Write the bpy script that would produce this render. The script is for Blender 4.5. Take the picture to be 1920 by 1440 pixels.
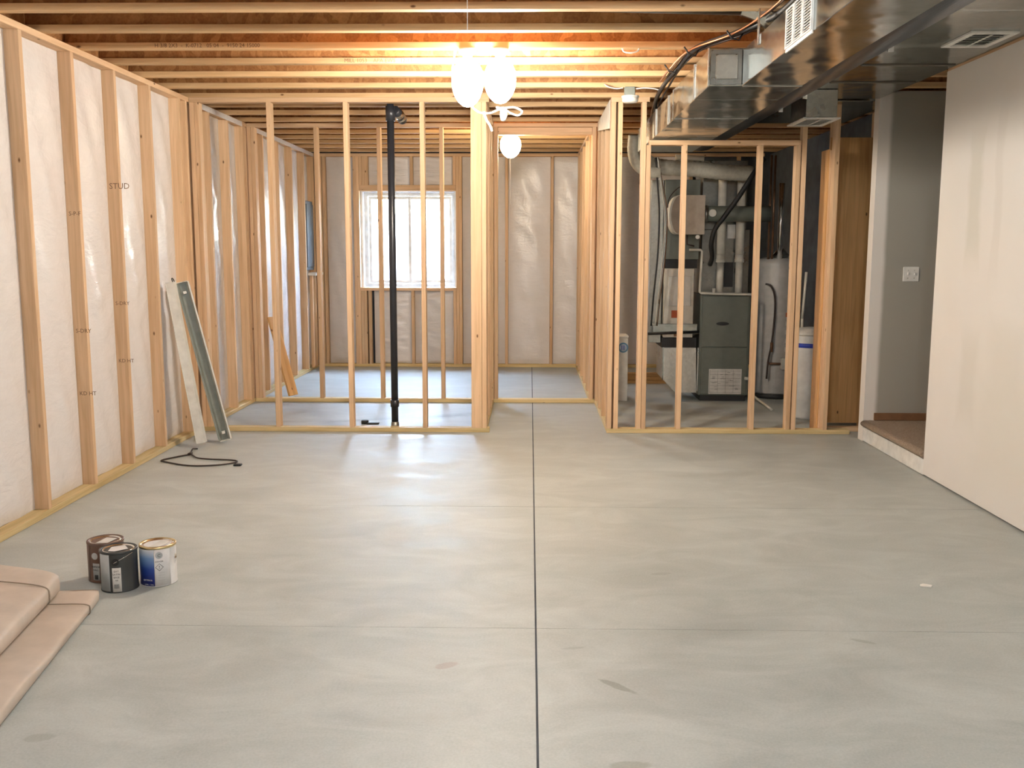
import bpy, math, random
from math import sin, cos, pi, atan2, sqrt
from mathutils import Vector, Matrix
random.seed(7)
for o in list(bpy.data.objects): bpy.data.objects.remove(o)
SC = bpy.context.scene
COL = SC.collection

# ------------------------------------------------------------------ camera
F_PX, PITCH, YAW, ROLL, EYE = 1816.6, .1379, .0183, -.0017, 1.5452
cam_data = bpy.data.cameras.new('camera'); cam = bpy.data.objects.new('camera', cam_data); COL.objects.link(cam)
cam_data.sensor_fit = 'HORIZONTAL'; cam_data.sensor_width = 36; cam_data.lens = F_PX/1920*36
cam_data.clip_start = .05; cam_data.clip_end = 200
fwd = Vector((-sin(YAW)*cos(PITCH), cos(YAW)*cos(PITCH), -sin(PITCH)))
rgt = Vector((cos(YAW), sin(YAW), 0)); upv = rgt.cross(fwd)
R3 = Matrix((rgt, upv, -fwd)).transposed()
cam.matrix_world = Matrix.Translation((0, 0, EYE)) @ (R3 @ Matrix.Rotation(-ROLL, 3, 'Z')).to_4x4()
SC.camera = cam

# ------------------------------------------------------------------ world and exposure
W = bpy.data.worlds.new('world'); SC.world = W; W.use_nodes = True
nt = W.node_tree; bg = nt.nodes['Background']
sky = nt.nodes.new('ShaderNodeTexSky'); sky.sky_type = 'NISHITA'; sky.sun_disc = False
sky.sun_elevation = math.radians(48); sky.sun_rotation = math.radians(200); sky.air_density = 1.4; sky.dust_density = 4.0
mx = nt.nodes.new('ShaderNodeMix'); mx.data_type = 'RGBA'; mx.inputs[0].default_value = .55
nt.links.new(sky.outputs[0], mx.inputs[6]); mx.inputs[7].default_value = (.74, .88, 1.0, 1)
nt.links.new(mx.outputs[2], bg.inputs[0]); bg.inputs[1].default_value = 46.0
SC.view_settings.view_transform = 'Standard'; SC.view_settings.look = 'None'
SC.view_settings.exposure = 0.0; SC.view_settings.gamma = 1; SC.view_settings.use_curve_mapping = False
LAMP_FRONT, LAMP_FAR, LAMP_REAR = 265.0, 130.0, 700.0     # radiance of the bare bulbs
LAMP_COL = (1.0, .90, .77)
FAR_COL = (1.0, .80, .52)
REAR_COL = (.89, .95, 1.0)

# ------------------------------------------------------------------ materials
def nmat(name):
    m = bpy.data.materials.new(name); m.use_nodes = True
    return m, m.node_tree, m.node_tree.nodes['Principled BSDF']
def N(nt, t, **k):
    n = nt.nodes.new(t)
    for a, v in k.items(): setattr(n, a, v)
    return n
def ramp(nt, fac, stops, interp='LINEAR'):
    r = N(nt, 'ShaderNodeValToRGB'); r.color_ramp.interpolation = interp
    e = r.color_ramp.elements
    while len(e) < len(stops): e.new(.5)
    for i, (p, c) in enumerate(stops):
        e[i].position = p; e[i].color = (*c, 1) if len(c) == 3 else c
    nt.links.new(fac, r.inputs[0]); return r.outputs[0]
def mixc(nt, fac, a, b, mode='MIX'):
    m = N(nt, 'ShaderNodeMix', data_type='RGBA', blend_type=mode)
    for s, v in ((m.inputs[0], fac), (m.inputs[6], a), (m.inputs[7], b)):
        if hasattr(v, 'links'): nt.links.new(v, s)
        elif isinstance(v, (int, float)): s.default_value = v
        else: s.default_value = (*v, 1)
    return m.outputs[2]
def math_(nt, op, a, b=0.0, c=None):
    m = N(nt, 'ShaderNodeMath', operation=op)
    for s, v in zip(m.inputs, (a, b, c)):
        if v is None: continue
        if hasattr(v, 'links'): nt.links.new(v, s)
        else: s.default_value = v
    return m.outputs[0]
def noise(nt, vec, scale, detail=4, rough=.55, dist=0):
    n = N(nt, 'ShaderNodeTexNoise'); n.inputs['Scale'].default_value = scale
    n.inputs['Detail'].default_value = detail; n.inputs['Roughness'].default_value = rough
    n.inputs['Distortion'].default_value = dist
    if vec is not None: nt.links.new(vec, n.inputs['Vector'])
    return n.outputs[0]
def bump(nt, b, h, strength=.2, dist=.01):
    n = N(nt, 'ShaderNodeBump'); n.inputs['Strength'].default_value = strength; n.inputs['Distance'].default_value = dist
    nt.links.new(h, n.inputs['Height']); nt.links.new(n.outputs[0], b.inputs['Normal'])
def objvec(nt, scale=(1, 1, 1), rnd=True):
    tc = N(nt, 'ShaderNodeTexCoord'); mp = N(nt, 'ShaderNodeMapping'); mp.inputs['Scale'].default_value = scale
    nt.links.new(tc.outputs['Object'], mp.inputs[0])
    if not rnd: return mp.outputs[0], None
    oi = N(nt, 'ShaderNodeObjectInfo'); cx = N(nt, 'ShaderNodeCombineXYZ')
    v = math_(nt, 'MULTIPLY', oi.outputs['Random'], 37.0)
    for i in range(3): nt.links.new(v, cx.inputs[i])
    nt.links.new(cx.outputs[0], mp.inputs[1]); return mp.outputs[0], oi.outputs['Random']
def wood(name, axis, c1, c2, knot=(.16, .075, .03), rough=.62, knots=True, vary=.26):
    m, nt, b = nmat(name)
    s = [26, 26, 26]; s[axis] = 1.3
    v, rnd = objvec(nt, s)
    g = noise(nt, v, 1.0, 6, .6, .6)
    col = ramp(nt, g, [(.3, c2), (.62, c1)])
    s2 = [90, 90, 90]; s2[axis] = 2.5
    v2, _ = objvec(nt, s2); g2 = noise(nt, v2, 1.0, 3)
    col = mixc(nt, .35, col, ramp(nt, g2, [(.35, c2), (.6, c1)]), 'MULTIPLY')
    col = mixc(nt, 1.0, col, (1.45, 1.5, 1.6), 'MULTIPLY')
    if knots:
        s3 = [9, 9, 9]; s3[axis] = 4.5
        v3, _ = objvec(nt, s3)
        vo = N(nt, 'ShaderNodeTexVoronoi'); vo.inputs['Scale'].default_value = 1.0; nt.links.new(v3, vo.inputs['Vector'])
        k = ramp(nt, vo.outputs['Distance'], [(.035, (1, 1, 1)), (.085, (0, 0, 0))])
        col = mixc(nt, k, col, knot)
    br = math_(nt, 'MULTIPLY_ADD', rnd, vary, 1.0-vary*.5)
    cx = N(nt, 'ShaderNodeCombineXYZ')
    for i in range(3): nt.links.new(br, cx.inputs[i])
    col = mixc(nt, 1.0, col, cx.outputs[0], 'MULTIPLY')
    nt.links.new(col, b.inputs['Base Color']); b.inputs['Roughness'].default_value = rough
    b.inputs['Specular IOR Level'].default_value = .3
    bump(nt, b, g2, .25, .002); return m
STUD1, STUD2 = (.61, .44, .275), (.48, .32, .18)
W_Z = wood('stud_pine_upright', 2, STUD1, STUD2)
W_Y = wood('stud_pine_lengthways', 1, STUD1, STUD2)
W_X = wood('stud_pine_crossways', 0, STUD1, STUD2)
FL_X = wood('joist_flange_pine', 0, (.57, .40, .22), (.44, .285, .14), vary=.3)
TR_Y = wood('treated_plate_lengthways', 1, (.58, .46, .25), (.42, .32, .15))
TR_X = wood('treated_plate_crossways', 0, (.58, .46, .25), (.42, .32, .15))
DK_Z = wood('aged_board', 2, (.60, .38, .16), (.46, .26, .09), vary=.1)
def osb(name, cA, cB, cC, scale=9.0):
    m, nt, b = nmat(name); v, r = objvec(nt, (1, 1, 1))
    n = N(nt, 'ShaderNodeTexNoise'); n.inputs['Scale'].default_value = 5
    nt.links.new(v, n.inputs['Vector'])
    add = N(nt, 'ShaderNodeVectorMath', operation='MULTIPLY_ADD'); nt.links.new(n.outputs['Color'], add.inputs[0])
    add.inputs[1].default_value = (.25, .25, .25); nt.links.new(v, add.inputs[2])
    vo = N(nt, 'ShaderNodeTexVoronoi'); vo.inputs['Scale'].default_value = scale; vo.inputs['Randomness'].default_value = 1
    mp = N(nt, 'ShaderNodeMapping'); mp.inputs['Scale'].default_value = (2.2, 1.0, 1.0); mp.inputs['Rotation'].default_value = (.4, .3, .7)
    nt.links.new(add.outputs[0], mp.inputs[0]); nt.links.new(mp.outputs[0], vo.inputs['Vector'])
    sp = N(nt, 'ShaderNodeSeparateColor'); nt.links.new(vo.outputs['Color'], sp.inputs[0])
    col = ramp(nt, sp.outputs[0], [(.1, cA), (.5, cB), (.95, cC)])
    col = mixc(nt, .4, col, ramp(nt, noise(nt, v, 70, 3), [(.3, cA), (.7, cC)]))
    nt.links.new(col, b.inputs['Base Color']); b.inputs['Roughness'].default_value = .7
    bump(nt, b, sp.outputs[0], .3, .003); return m
OSB_WEB = osb('joist_web_board', (.22, .085, .022), (.34, .145, .045), (.48, .24, .085))
OSB_DECK = osb('subfloor_strand_board', (.24, .10, .03), (.36, .17, .06), (.50, .28, .11), 7)
PLY = wood('plywood_brown', 2, (.62, .38, .165), (.46, .26, .095), vary=.05)

def plain(name, col, rough=.5, metal=0.0, nz=.06, scale=12, bmp=0, spec=.5):
    m, nt, b = nmat(name); v, _ = objvec(nt, (1, 1, 1), False); n = noise(nt, v, scale, 4)
    lo = tuple(max(0, c*(1-nz*2)) for c in col); hi = tuple(min(1, c*(1+nz*2)) for c in col)
    nt.links.new(ramp(nt, n, [(.3, lo), (.7, hi)]), b.inputs['Base Color'])
    b.inputs['Roughness'].default_value = rough; b.inputs['Metallic'].default_value = metal
    b.inputs['Specular IOR Level'].default_value = spec
    if bmp: bump(nt, b, n, bmp, .01)
    return m
def galv(name, col, rough=.22, wave=.35):
    m, nt, b = nmat(name); v, _ = objvec(nt, (1, 1, 1), False)
    vo = N(nt, 'ShaderNodeTexVoronoi'); vo.inputs['Scale'].default_value = 42; nt.links.new(v, vo.inputs['Vector'])
    sp = N(nt, 'ShaderNodeSeparateColor'); nt.links.new(vo.outputs['Color'], sp.inputs[0])
    lo = tuple(c*.86 for c in col)
    nt.links.new(ramp(nt, sp.outputs[0], [(0, lo), (1, col)]), b.inputs['Base Color'])
    b.inputs['Metallic'].default_value = 1
    nt.links.new(ramp(nt, noise(nt, v, 3, 4), [(.3, (rough*.7,)*3), (.7, (rough*1.35,)*3)]), b.inputs['Roughness'])
    bump(nt, b, noise(nt, v, 2.1, 2), wave, .05); return m
GALV = galv('galvanised_sheet', (.43, .45, .43), .17, .42)
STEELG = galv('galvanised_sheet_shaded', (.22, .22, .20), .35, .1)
SEAMC = plain('seam_sealant', (.14, .125, .10), .6)
GALV_D = galv('galvanised_sheet_dull', (.42, .42, .38), .34, .2)
GALV_L = galv('galvanised_sheet_light', (.66, .66, .62), .30, .2)
STEEL = plain('dark_painted_steel', (.055, .068, .09), .3, .5, .1, 5)
CHROME = plain('bright_flue_metal', (.8, .8, .78), .15, 1.0)
BLACKP = plain('black_abs_plastic', (.022, .024, .03), .33)
BLACK = plain('black_rubber', (.012, .012, .012), .5)
WHITEP = plain('white_plastic', (.80, .78, .73), .4)
PVC = plain('aged_white_pvc', (.64, .62, .55), .4)
FLEX = plain('white_flex_jacket', (.50, .49, .42), .5, bmp=.3, scale=30)
WENAM = plain('white_enamel_metal', (.66, .65, .60), .32)
GRENAM = plain('grey_enamel_and_shade', (.22, .24, .21), .4)
COPPER = plain('copper_tube', (.85, .42, .22), .28, 1.0)
PIPEBR = plain('aged_copper_brown', (.17, .09, .05), .4, .5)
FURN = plain('furnace_grey_green', (.15, .165, .14), .45, 0.1, .04)
FURN2 = plain('furnace_base_dark', (.02, .02, .02), .6)
HEATER = plain('heater_jacket', (.43, .42, .40), .45)
BRINE = plain('brine_tank_plastic', (.62, .63, .62), .45)
BLUE = plain('blue_band', (.02, .05, .42), .5)
HUMID = plain('humidifier_tan', (.36, .30, .24), .5)
REDL = plain('red_orange_label', (.45, .09, .03), .6)
PAPER = plain('paper_label', (.62, .60, .56), .7)
CABLEW = plain('white_cable', (.85, .84, .80), .4)
WIRED = plain('dark_wire', (.05, .035, .03), .45, .4)
GREIGE = plain('greige_wall_paint', (.36, .345, .30), .8, 0, .03, 60)
BASEB = plain('stained_brown_baseboard', (.21, .105, .05), .5)
TAN = plain('tan_wrap', (.53, .45, .375), .62, 0, .05, 7, .08)
TWINE = plain('twine', (.30, .24, .18), .8)
CONC_W = plain('foundation_concrete', (.09, .10, .115), .85, 0, .12, 6)  # dark tone also stands in for the unlit utility room
PANELG = plain('panel_grey_blue', (.14, .17, .20), .5)
INK = plain('faded_ink', (.20, .12, .07), .8)
INKB = plain('black_ink', (.03, .03, .03), .6)
TANWOOD = wood('rough_offcut', 0, (.42, .27, .12), (.3, .17, .07))

def m_floor():
    m, nt, b = nmat('sealed_concrete'); v, _ = objvec(nt, (1, 1, 1), False)
    n1 = noise(nt, v, .9, 6, .62, .4)
    vs, _ = objvec(nt, (.9, 1.7, 1), False); n2 = noise(nt, vs, 2.3, 6, .65, .8)
    col = ramp(nt, n1, [(.3, (.365, .395, .38)), (.7, (.48, .51, .49))])
    col = mixc(nt, .55, col, ramp(nt, n2, [(.34, (.32, .345, .33)), (.5, (.42, .45, .43)), (.66, (.545, .575, .55))]))
    n3 = noise(nt, v, 110, 3); col = mixc(nt, .12, col, ramp(nt, n3, [(.3, (.2, .2, .18)), (.7, (.7, .7, .66))]))
    sx = N(nt, 'ShaderNodeSeparateXYZ'); nt.links.new(v, sx.inputs[0])
    warp = math_(nt, 'MULTIPLY', math_(nt, 'SUBTRACT', noise(nt, v, 16, 3), .5), .9)
    # stains and darker patches on the slab: x, y, half length, half width, angle, colour, strength
    for x, y, a, bb, ang, c, st in ((-.305, 3.45, .05, .03, .6, (.34, .22, .20), .5), (.315, 3.29, .09, .022, -.75, (.17, .17, .13), .62),
            (1.335, 3.71, .055, .014, -.5, (.2, .2, .16), .4), (.31, 2.75, .07, .03, .1, (.2, .19, .13), .5), (-1.56, 2.88, .06, .03, .2, (.22, .21, .18), .4),
            (.635, 4.507, .06, .02, .2, (.22, .22, .2), .35), (-.36, 3.03, .3, .05, .2, (.33, .33, .30), .3), (-1.36, 4.3, .5, .12, .1, (.35, .35, .32), .3),
            (.18, 3.62, .05, .012, .2, (.22, .22, .2), .35), (-1.0, 5.9, .35, .06, .4, (.34, .34, .3), .35), (1.3, 6.6, .6, .1, .2, (.30, .30, .27), .4),
            (-.6, 7.4, .7, .13, -.25, (.34, .31, .27), .35), (.9, 7.2, .5, .1, .3, (.36, .35, .3), .3), (-1.5, 8.7, .4, .09, .3, (.13, .13, .13), .6), (-.75, 8.95, .4, .14, .5, (.10, .10, .10), .65), (-2.2, 8.6, .3, .1, 0, (.2, .2, .2), .5), (1.4, 9.1, .7, .16, .15, (.14, .135, .13), .6), (1.9, 8.7, .8, .12, -.1, (.18, .17, .16), .5), (1.2, 9.9, .4, .2, .3, (.16, .16, .17), .5)):
        dx = math_(nt, 'SUBTRACT', sx.outputs[0], x); dy = math_(nt, 'SUBTRACT', sx.outputs[1], y)
        u = math_(nt, 'DIVIDE', math_(nt, 'ADD', math_(nt, 'MULTIPLY', dx, cos(ang)), math_(nt, 'MULTIPLY', dy, sin(ang))), a)
        w = math_(nt, 'DIVIDE', math_(nt, 'SUBTRACT', math_(nt, 'MULTIPLY', dy, cos(ang)), math_(nt, 'MULTIPLY', dx, sin(ang))), bb)
        d = math_(nt, 'ADD', math_(nt, 'SQRT', math_(nt, 'ADD', math_(nt, 'MULTIPLY', u, u), math_(nt, 'MULTIPLY', w, w))), warp)
        soft = .25 if a < .12 else .9
        k = math_(nt, 'MULTIPLY', math_(nt, 'SMOOTH_MIN', math_(nt, 'MAXIMUM', math_(nt, 'DIVIDE', math_(nt, 'SUBTRACT', 1.0, d), soft), 0.0), 1.0, .1), st)
        col = mixc(nt, math_(nt, 'MULTIPLY', k, .8), col, c)
    nt.links.new(col, b.inputs['Base Color'])
    nt.links.new(ramp(nt, n2, [(.3, (.42,)*3), (.7, (.6,)*3)]), b.inputs['Roughness']); b.inputs['Specular IOR Level'].default_value = .4
    bump(nt, b, n3, .05, .002); return m
FLOOR = m_floor()
def m_poly():
    m, nt, b = nmat('white_poly_sheeting'); v, r = objvec(nt, (1, 1, 1))
    vs, _ = objvec(nt, (5, 5, 14)); n = noise(nt, vs, 1, 5, .6, 1.2)
    nt.links.new(ramp(nt, n, [(.3, (.745, .72, .715)), (.7, (.785, .76, .755))]), b.inputs['Base Color'])
    b.inputs['Roughness'].default_value = .27; b.inputs['Specular IOR Level'].default_value = .5
    n2 = noise(nt, v, 6, 4, .6, 1.5)
    bump(nt, b, math_(nt, 'ADD', n, n2), .26, .02); return m
POLY = m_poly()
def m_dry():
    m, nt, b = nmat('unpainted_drywall'); v, _ = objvec(nt, (1, 1, 1), False)
    n = noise(nt, v, 2.2, 4, .5, .3)
    col = ramp(nt, n, [(.3, (.78, .735, .685)), (.7, (.80, .76, .71))])
    sx = N(nt, 'ShaderNodeSeparateXYZ'); nt.links.new(v, sx.inputs[0])
    wob = math_(nt, 'MULTIPLY', math_(nt, 'SUBTRACT', noise(nt, v, 3, 3), .5), .12)
    for y, z, hy, hz, c, st in ((6.08, 1.86, .10, .40, (.60, .575, .48), .6), (5.78, 1.9, .05, .5, (.68, .63, .57), .5), (6.02, .74, .13, .30, (.62, .58, .51), .5),
                                (5.55, .9, .22, .26, (.68, .63, .56), .5), (5.3, .5, .6, .3, (.70, .65, .56), .5), (4.9, 1.2, .1, .5, (.66, .61, .54), .4), (5.0, .52, 1.25, .62, (.72, .69, .61), .45)):
        dy = math_(nt, 'DIVIDE', math_(nt, 'ABSOLUTE', math_(nt, 'SUBTRACT', math_(nt, 'ADD', sx.outputs[1], wob), y)), hy)
        dz = math_(nt, 'DIVIDE', math_(nt, 'ABSOLUTE', math_(nt, 'SUBTRACT', math_(nt, 'ADD', sx.outputs[2], wob), z)), hz)
        d = math_(nt, 'MAXIMUM', dy, math_(nt, 'MULTIPLY', dz, 1.0))
        mr = N(nt, 'ShaderNodeMapRange', interpolation_type='SMOOTHSTEP'); nt.links.new(d, mr.inputs[0])
        mr.inputs[1].default_value = 1.25; mr.inputs[2].default_value = .45; mr.inputs[3].default_value = 0; mr.inputs[4].default_value = st*.8
        col = mixc(nt, mr.outputs[0], col, c)
    nt.links.new(col, b.inputs['Base Color']); b.inputs['Roughness'].default_value = .75; b.inputs['Specular IOR Level'].default_value = .25
    bump(nt, b, noise(nt, v, 160, 2), .04, .002); return m
DRY = m_dry()
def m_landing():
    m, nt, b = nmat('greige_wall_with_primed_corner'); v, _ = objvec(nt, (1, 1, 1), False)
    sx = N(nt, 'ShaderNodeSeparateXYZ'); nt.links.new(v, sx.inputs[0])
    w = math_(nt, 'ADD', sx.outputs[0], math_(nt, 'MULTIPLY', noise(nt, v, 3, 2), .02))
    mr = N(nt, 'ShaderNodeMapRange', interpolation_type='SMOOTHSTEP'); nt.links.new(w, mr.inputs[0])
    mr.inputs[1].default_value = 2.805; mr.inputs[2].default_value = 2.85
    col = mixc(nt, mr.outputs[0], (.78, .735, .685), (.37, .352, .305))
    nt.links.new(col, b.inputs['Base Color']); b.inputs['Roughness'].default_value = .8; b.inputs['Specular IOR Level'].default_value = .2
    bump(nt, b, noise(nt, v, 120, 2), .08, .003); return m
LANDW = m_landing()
def m_carpet():
    m, nt, b = nmat('beige_carpet_pile'); v, _ = objvec(nt, (1, 1, 1), False); n = noise(nt, v, 90, 4, .7)
    nt.links.new(ramp(nt, n, [(.3, (.25, .18, .125)), (.7, (.46, .36, .27))]), b.inputs['Base Color'])
    b.inputs['Roughness'].default_value = 1; bump(nt, b, n, .9, .01); return m
CARPET = m_carpet()
def emit(name, c, s):
    m, nt, b = nmat(name); b.inputs['Base Color'].default_value = (.9, .9, .88, 1)
    b.inputs['Emission Color'].default_value = (*c, 1); b.inputs['Emission Strength'].default_value = s; return m
E_FRONT = emit('bulb_glow_front', LAMP_COL, LAMP_FRONT)
E_FAR = emit('bulb_glow_far', FAR_COL, LAMP_FAR)
E_REAR = emit('bulb_glow_rear', REAR_COL, LAMP_REAR)
def m_glass():
    m = bpy.data.materials.new('window_glass'); m.use_nodes = True; nt = m.node_tree; nt.nodes.clear()
    out = nt.nodes.new('ShaderNodeOutputMaterial'); t = nt.nodes.new('ShaderNodeBsdfTransparent'); g = nt.nodes.new('ShaderNodeBsdfGlossy')
    g.inputs['Roughness'].default_value = .02; x = nt.nodes.new('ShaderNodeMixShader'); x.inputs[0].default_value = .06
    nt.links.new(t.outputs[0], x.inputs[1]); nt.links.new(g.outputs[0], x.inputs[2]); nt.links.new(x.outputs[0], out.inputs[0]); return m
GLASS = m_glass()
def m_blueprint():
    m, nt, b = nmat('blue_fade_print'); v, _ = objvec(nt, (1, 1, 1), False); sx = N(nt, 'ShaderNodeSeparateXYZ'); nt.links.new(v, sx.inputs[0])
    f = math_(nt, 'DIVIDE', sx.outputs[2], .19)
    nt.links.new(ramp(nt, f, [(.1, (.012, .02, .20)), (.45, (.02, .06, .28)), (.72, (.13, .24, .42)), (.92, (.5, .53, .55))]), b.inputs['Base Color'])
    b.inputs['Roughness'].default_value = .35; return m
BLUEPR = m_blueprint()
CANMET = plain('tin_lid', (.75, .74, .70), .2, 1.0, .06, 30, .1)
GOLDRIM = plain('gold_rim', (.70, .57, .32), .3, 1.0)
BRNLAB = plain('brown_can_label', (.13, .075, .055), .4)
DKLAB = plain('black_can_label', (.035, .038, .038), .35)
GRYLAB = plain('grey_label', (.40, .42, .42), .5)
WHLAB = plain('white_can_label', (.68, .67, .66), .4)
WELL = plain('window_well_liner', (.86, .88, .9), .6, 0, .03)

# ------------------------------------------------------------------ mesh helpers
class MB:
    def __init__(s): s.v = []; s.f = []; s.sm = []
    def box(s, x0, x1, y0, y1, z0, z1, ch=0):
        i = len(s.v)
        s.v += [(x0, y0, z0), (x1, y0, z0), (x1, y1, z0), (x0, y1, z0), (x0, y0, z1), (x1, y0, z1), (x1, y1, z1), (x0, y1, z1)]
        for q in ((3, 2, 1, 0), (4, 5, 6, 7), (0, 1, 5, 4), (1, 2, 6, 5), (2, 3, 7, 6), (3, 0, 4, 7)): s.f.append([i+k for k in q]); s.sm.append(False)
        return s
    def bbox(s, x0, x1, y0, y1, z0, z1, r=.01):      # box with chamfered edges
        i = len(s.v); xs, ys, zs = (x0, x1), (y0, y1), (z0, z1)
        idx = {}
        for a in (0, 1):
            for b in (0, 1):
                for c in (0, 1):
                    X, Y, Z = xs[a], ys[b], zs[c]; dx, dy, dz = (r if a == 0 else -r), (r if b == 0 else -r), (r if c == 0 else -r)
                    for k, p in enumerate(((X, Y+dy, Z+dz), (X+dx, Y, Z+dz), (X+dx, Y+dy, Z))):
                        idx[a, b, c, k] = len(s.v); s.v.append(p)
        def F(l): s.f.append(l); s.sm.append(False)
        I = idx
        for a in (0, 1): F([I[a, 0, 0, 0], I[a, 1, 0, 0], I[a, 1, 1, 0], I[a, 0, 1, 0]])
        for b in (0, 1): F([I[0, b, 0, 1], I[1, b, 0, 1], I[1, b, 1, 1], I[0, b, 1, 1]])
        for c in (0, 1): F([I[0, 0, c, 2], I[1, 0, c, 2], I[1, 1, c, 2], I[0, 1, c, 2]])
        for a in (0, 1):
            for b in (0, 1): F([I[a, b, 0, 0], I[a, b, 0, 1], I[a, b, 1, 1], I[a, b, 1, 0]])
            for c in (0, 1): F([I[a, 0, c, 0], I[a, 0, c, 2], I[a, 1, c, 2], I[a, 1, c, 0]])
        for b in (0, 1):
            for c in (0, 1): F([I[0, b, c, 1], I[0, b, c, 2], I[1, b, c, 2], I[1, b, c, 1]])
        for a in (0, 1):
            for b in (0, 1):
                for c in (0, 1): F([I[a, b, c, k] for k in range(3)])
        return s
    def lathe(s, prof, c=(0, 0, 0), n=24, axis='Z', cap=True, smooth=True):
        i = len(s.v)
        for r, h in prof:
            for k in range(n):
                a = 2*pi*k/n; x, y = r*cos(a), r*sin(a)
                p = (x, y, h) if axis == 'Z' else ((h, x, y) if axis == 'X' else (x, h, y))
                s.v.append((c[0]+p[0], c[1]+p[1], c[2]+p[2]))
        for j in range(len(prof)-1):
            for k in range(n):
                s.f.append([i+j*n+k, i+j*n+(k+1) % n, i+(j+1)*n+(k+1) % n, i+(j+1)*n+k]); s.sm.append(smooth)
        if cap:
            s.f.append([i+k for k in range(n)][::-1]); s.sm.append(False)
            s.f.append([i+(len(prof)-1)*n+k for k in range(n)]); s.sm.append(False)
        return s
    def tube(s, pts, r, n=8, smooth=True, corr=0):
        pts = [Vector(p) for p in pts]; i = len(s.v); ref = Vector((.31, .17, .93)).normalized()
        for j, p in enumerate(pts):
            t = (pts[min(j+1, len(pts)-1)]-pts[max(j-1, 0)]).normalized()
            u = t.cross(ref)
            if u.length < .1: u = t.cross(Vector((1, 0, 0)))
            u.normalize(); w = t.cross(u)
            rr = r*(1+corr*((j % 2)*2-1))
            for k in range(n):
                a = 2*pi*k/n; s.v.append(tuple(p+u*rr*cos(a)+w*rr*sin(a)))
        for j in range(len(pts)-1):
            for k in range(n):
                s.f.append([i+j*n+k, i+j*n+(k+1) % n, i+(j+1)*n+(k+1) % n, i+(j+1)*n+k]); s.sm.append(smooth)
        s.f.append([i+k for k in range(n)][::-1]); s.sm.append(False)
        s.f.append([i+(len(pts)-1)*n+k for k in range(n)]); s.sm.append(False)
        return s
    def poly(s, pts, d):                              # extrude polygon pts by vector d
        i = len(s.v); n = len(pts); d = Vector(d)
        s.v += [tuple(p) for p in pts]+[tuple(Vector(p)+d) for p in pts]
        s.f.append([i+k for k in range(n)][::-1]); s.f.append([i+n+k for k in range(n)]); s.sm += [False]*2
        for k in range(n): s.f.append([i+k, i+(k+1) % n, i+n+(k+1) % n, i+n+k]); s.sm.append(False)
        return s
    def build(s, name, mat, parent=None):
        me = bpy.data.meshes.new(name); me.from_pydata(s.v, [], s.f)
        me.polygons.foreach_set('use_smooth', s.sm)
        import bmesh
        bm = bmesh.new(); bm.from_mesh(me); bmesh.ops.recalc_face_normals(bm, faces=bm.faces); bm.to_mesh(me); bm.free()
        me.materials.append(mat); o = bpy.data.objects.new(name, me); COL.objects.link(o)
        if parent: 
            o.parent = parent; o.location = -Vector(WORLD.get(parent.name, (0, 0, 0)))
        return o
WORLD = {}
def crv(pts, n=8):                                    # catmull-rom through points
    P = [Vector(p) for p in pts]; P = [P[0]*2-P[1]]+P+[P[-1]*2-P[-2]]; out = []
    for i in range(1, len(P)-2):
        for k in range(n):
            t = k/n; a, b, c, d = P[i-1:i+3]
            out.append(.5*((2*b)+(c-a)*t+(2*a-5*b+4*c-d)*t*t+(3*b-a-3*c+d)*t**3))
    out.append(P[-2]); return out
def tag(o, label, cat=None, group=None, kind=None):
    if label: o['label'] = label
    if cat: o['category'] = cat
    if group: o['group'] = group
    if kind: o['kind'] = kind
    return o
def thing(name, label, cat, loc=(0, 0, 0), group=None):
    o = bpy.data.objects.new(name, None); COL.objects.link(o); o.location = loc; o.empty_display_size = .1
    WORLD[o.name] = loc
    return tag(o, label, cat, group)
def B(name, mat, parent, x0, x1, y0, y1, z0, z1, ch=0):
    m = MB(); (m.bbox(x0, x1, y0, y1, z0, z1, ch) if ch else m.box(x0, x1, y0, y1, z0, z1)); return m.build(name, mat, parent)
def struct(o, label, cat='structure'): return tag(o, label, cat, None, 'structure')

# shared unit-stud meshes are scaled copies: one mesh per size, placed by location
_cache = {}
def stick(name, mat, parent, x0, x1, y0, y1, z0, z1):
    key = (name, mat.name, round(x1-x0, 3), round(y1-y0, 3), round(z1-z0, 3))
    if key not in _cache:
        m = MB(); m.bbox(0, x1-x0, 0, y1-y0, 0, z1-z0, .002); o = m.build(name, mat); _cache[key] = o.data
    else:
        o = bpy.data.objects.new(name, _cache[key]); COL.objects.link(o)
    if parent:
        o.parent = parent; o.location = Vector((x0, y0, z0))-Vector(WORLD.get(parent.name, (0, 0, 0)))
    else: o.location = (x0, y0, z0)
    return o

HT = 2.772; T = .038; D = .089
XL, XR = -2.80, 2.72
Y1, Y2, YB = 8.116, 9.74, 12.75
YBACK = -1.6
# ------------------------------------------------------------------ floor
floor = B('floor', CONC_W, None, -3.1, 4.0, YBACK-.1, 13.1, -.12, -.012)
struct(floor, 'grey concrete basement slab with saw-cut joints', 'floor')
ys = [YBACK, .0, 1.909, 3.815, 5.721, 13.0]
for i in range(len(ys)-1):
    for xa, xb in ((-2.95, .026), (.034, 3.9)):
        o = B('slab_panel', FLOOR, floor, xa, xb, ys[i]+.0016, ys[i+1]-.0016, -.012, 0)
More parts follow.
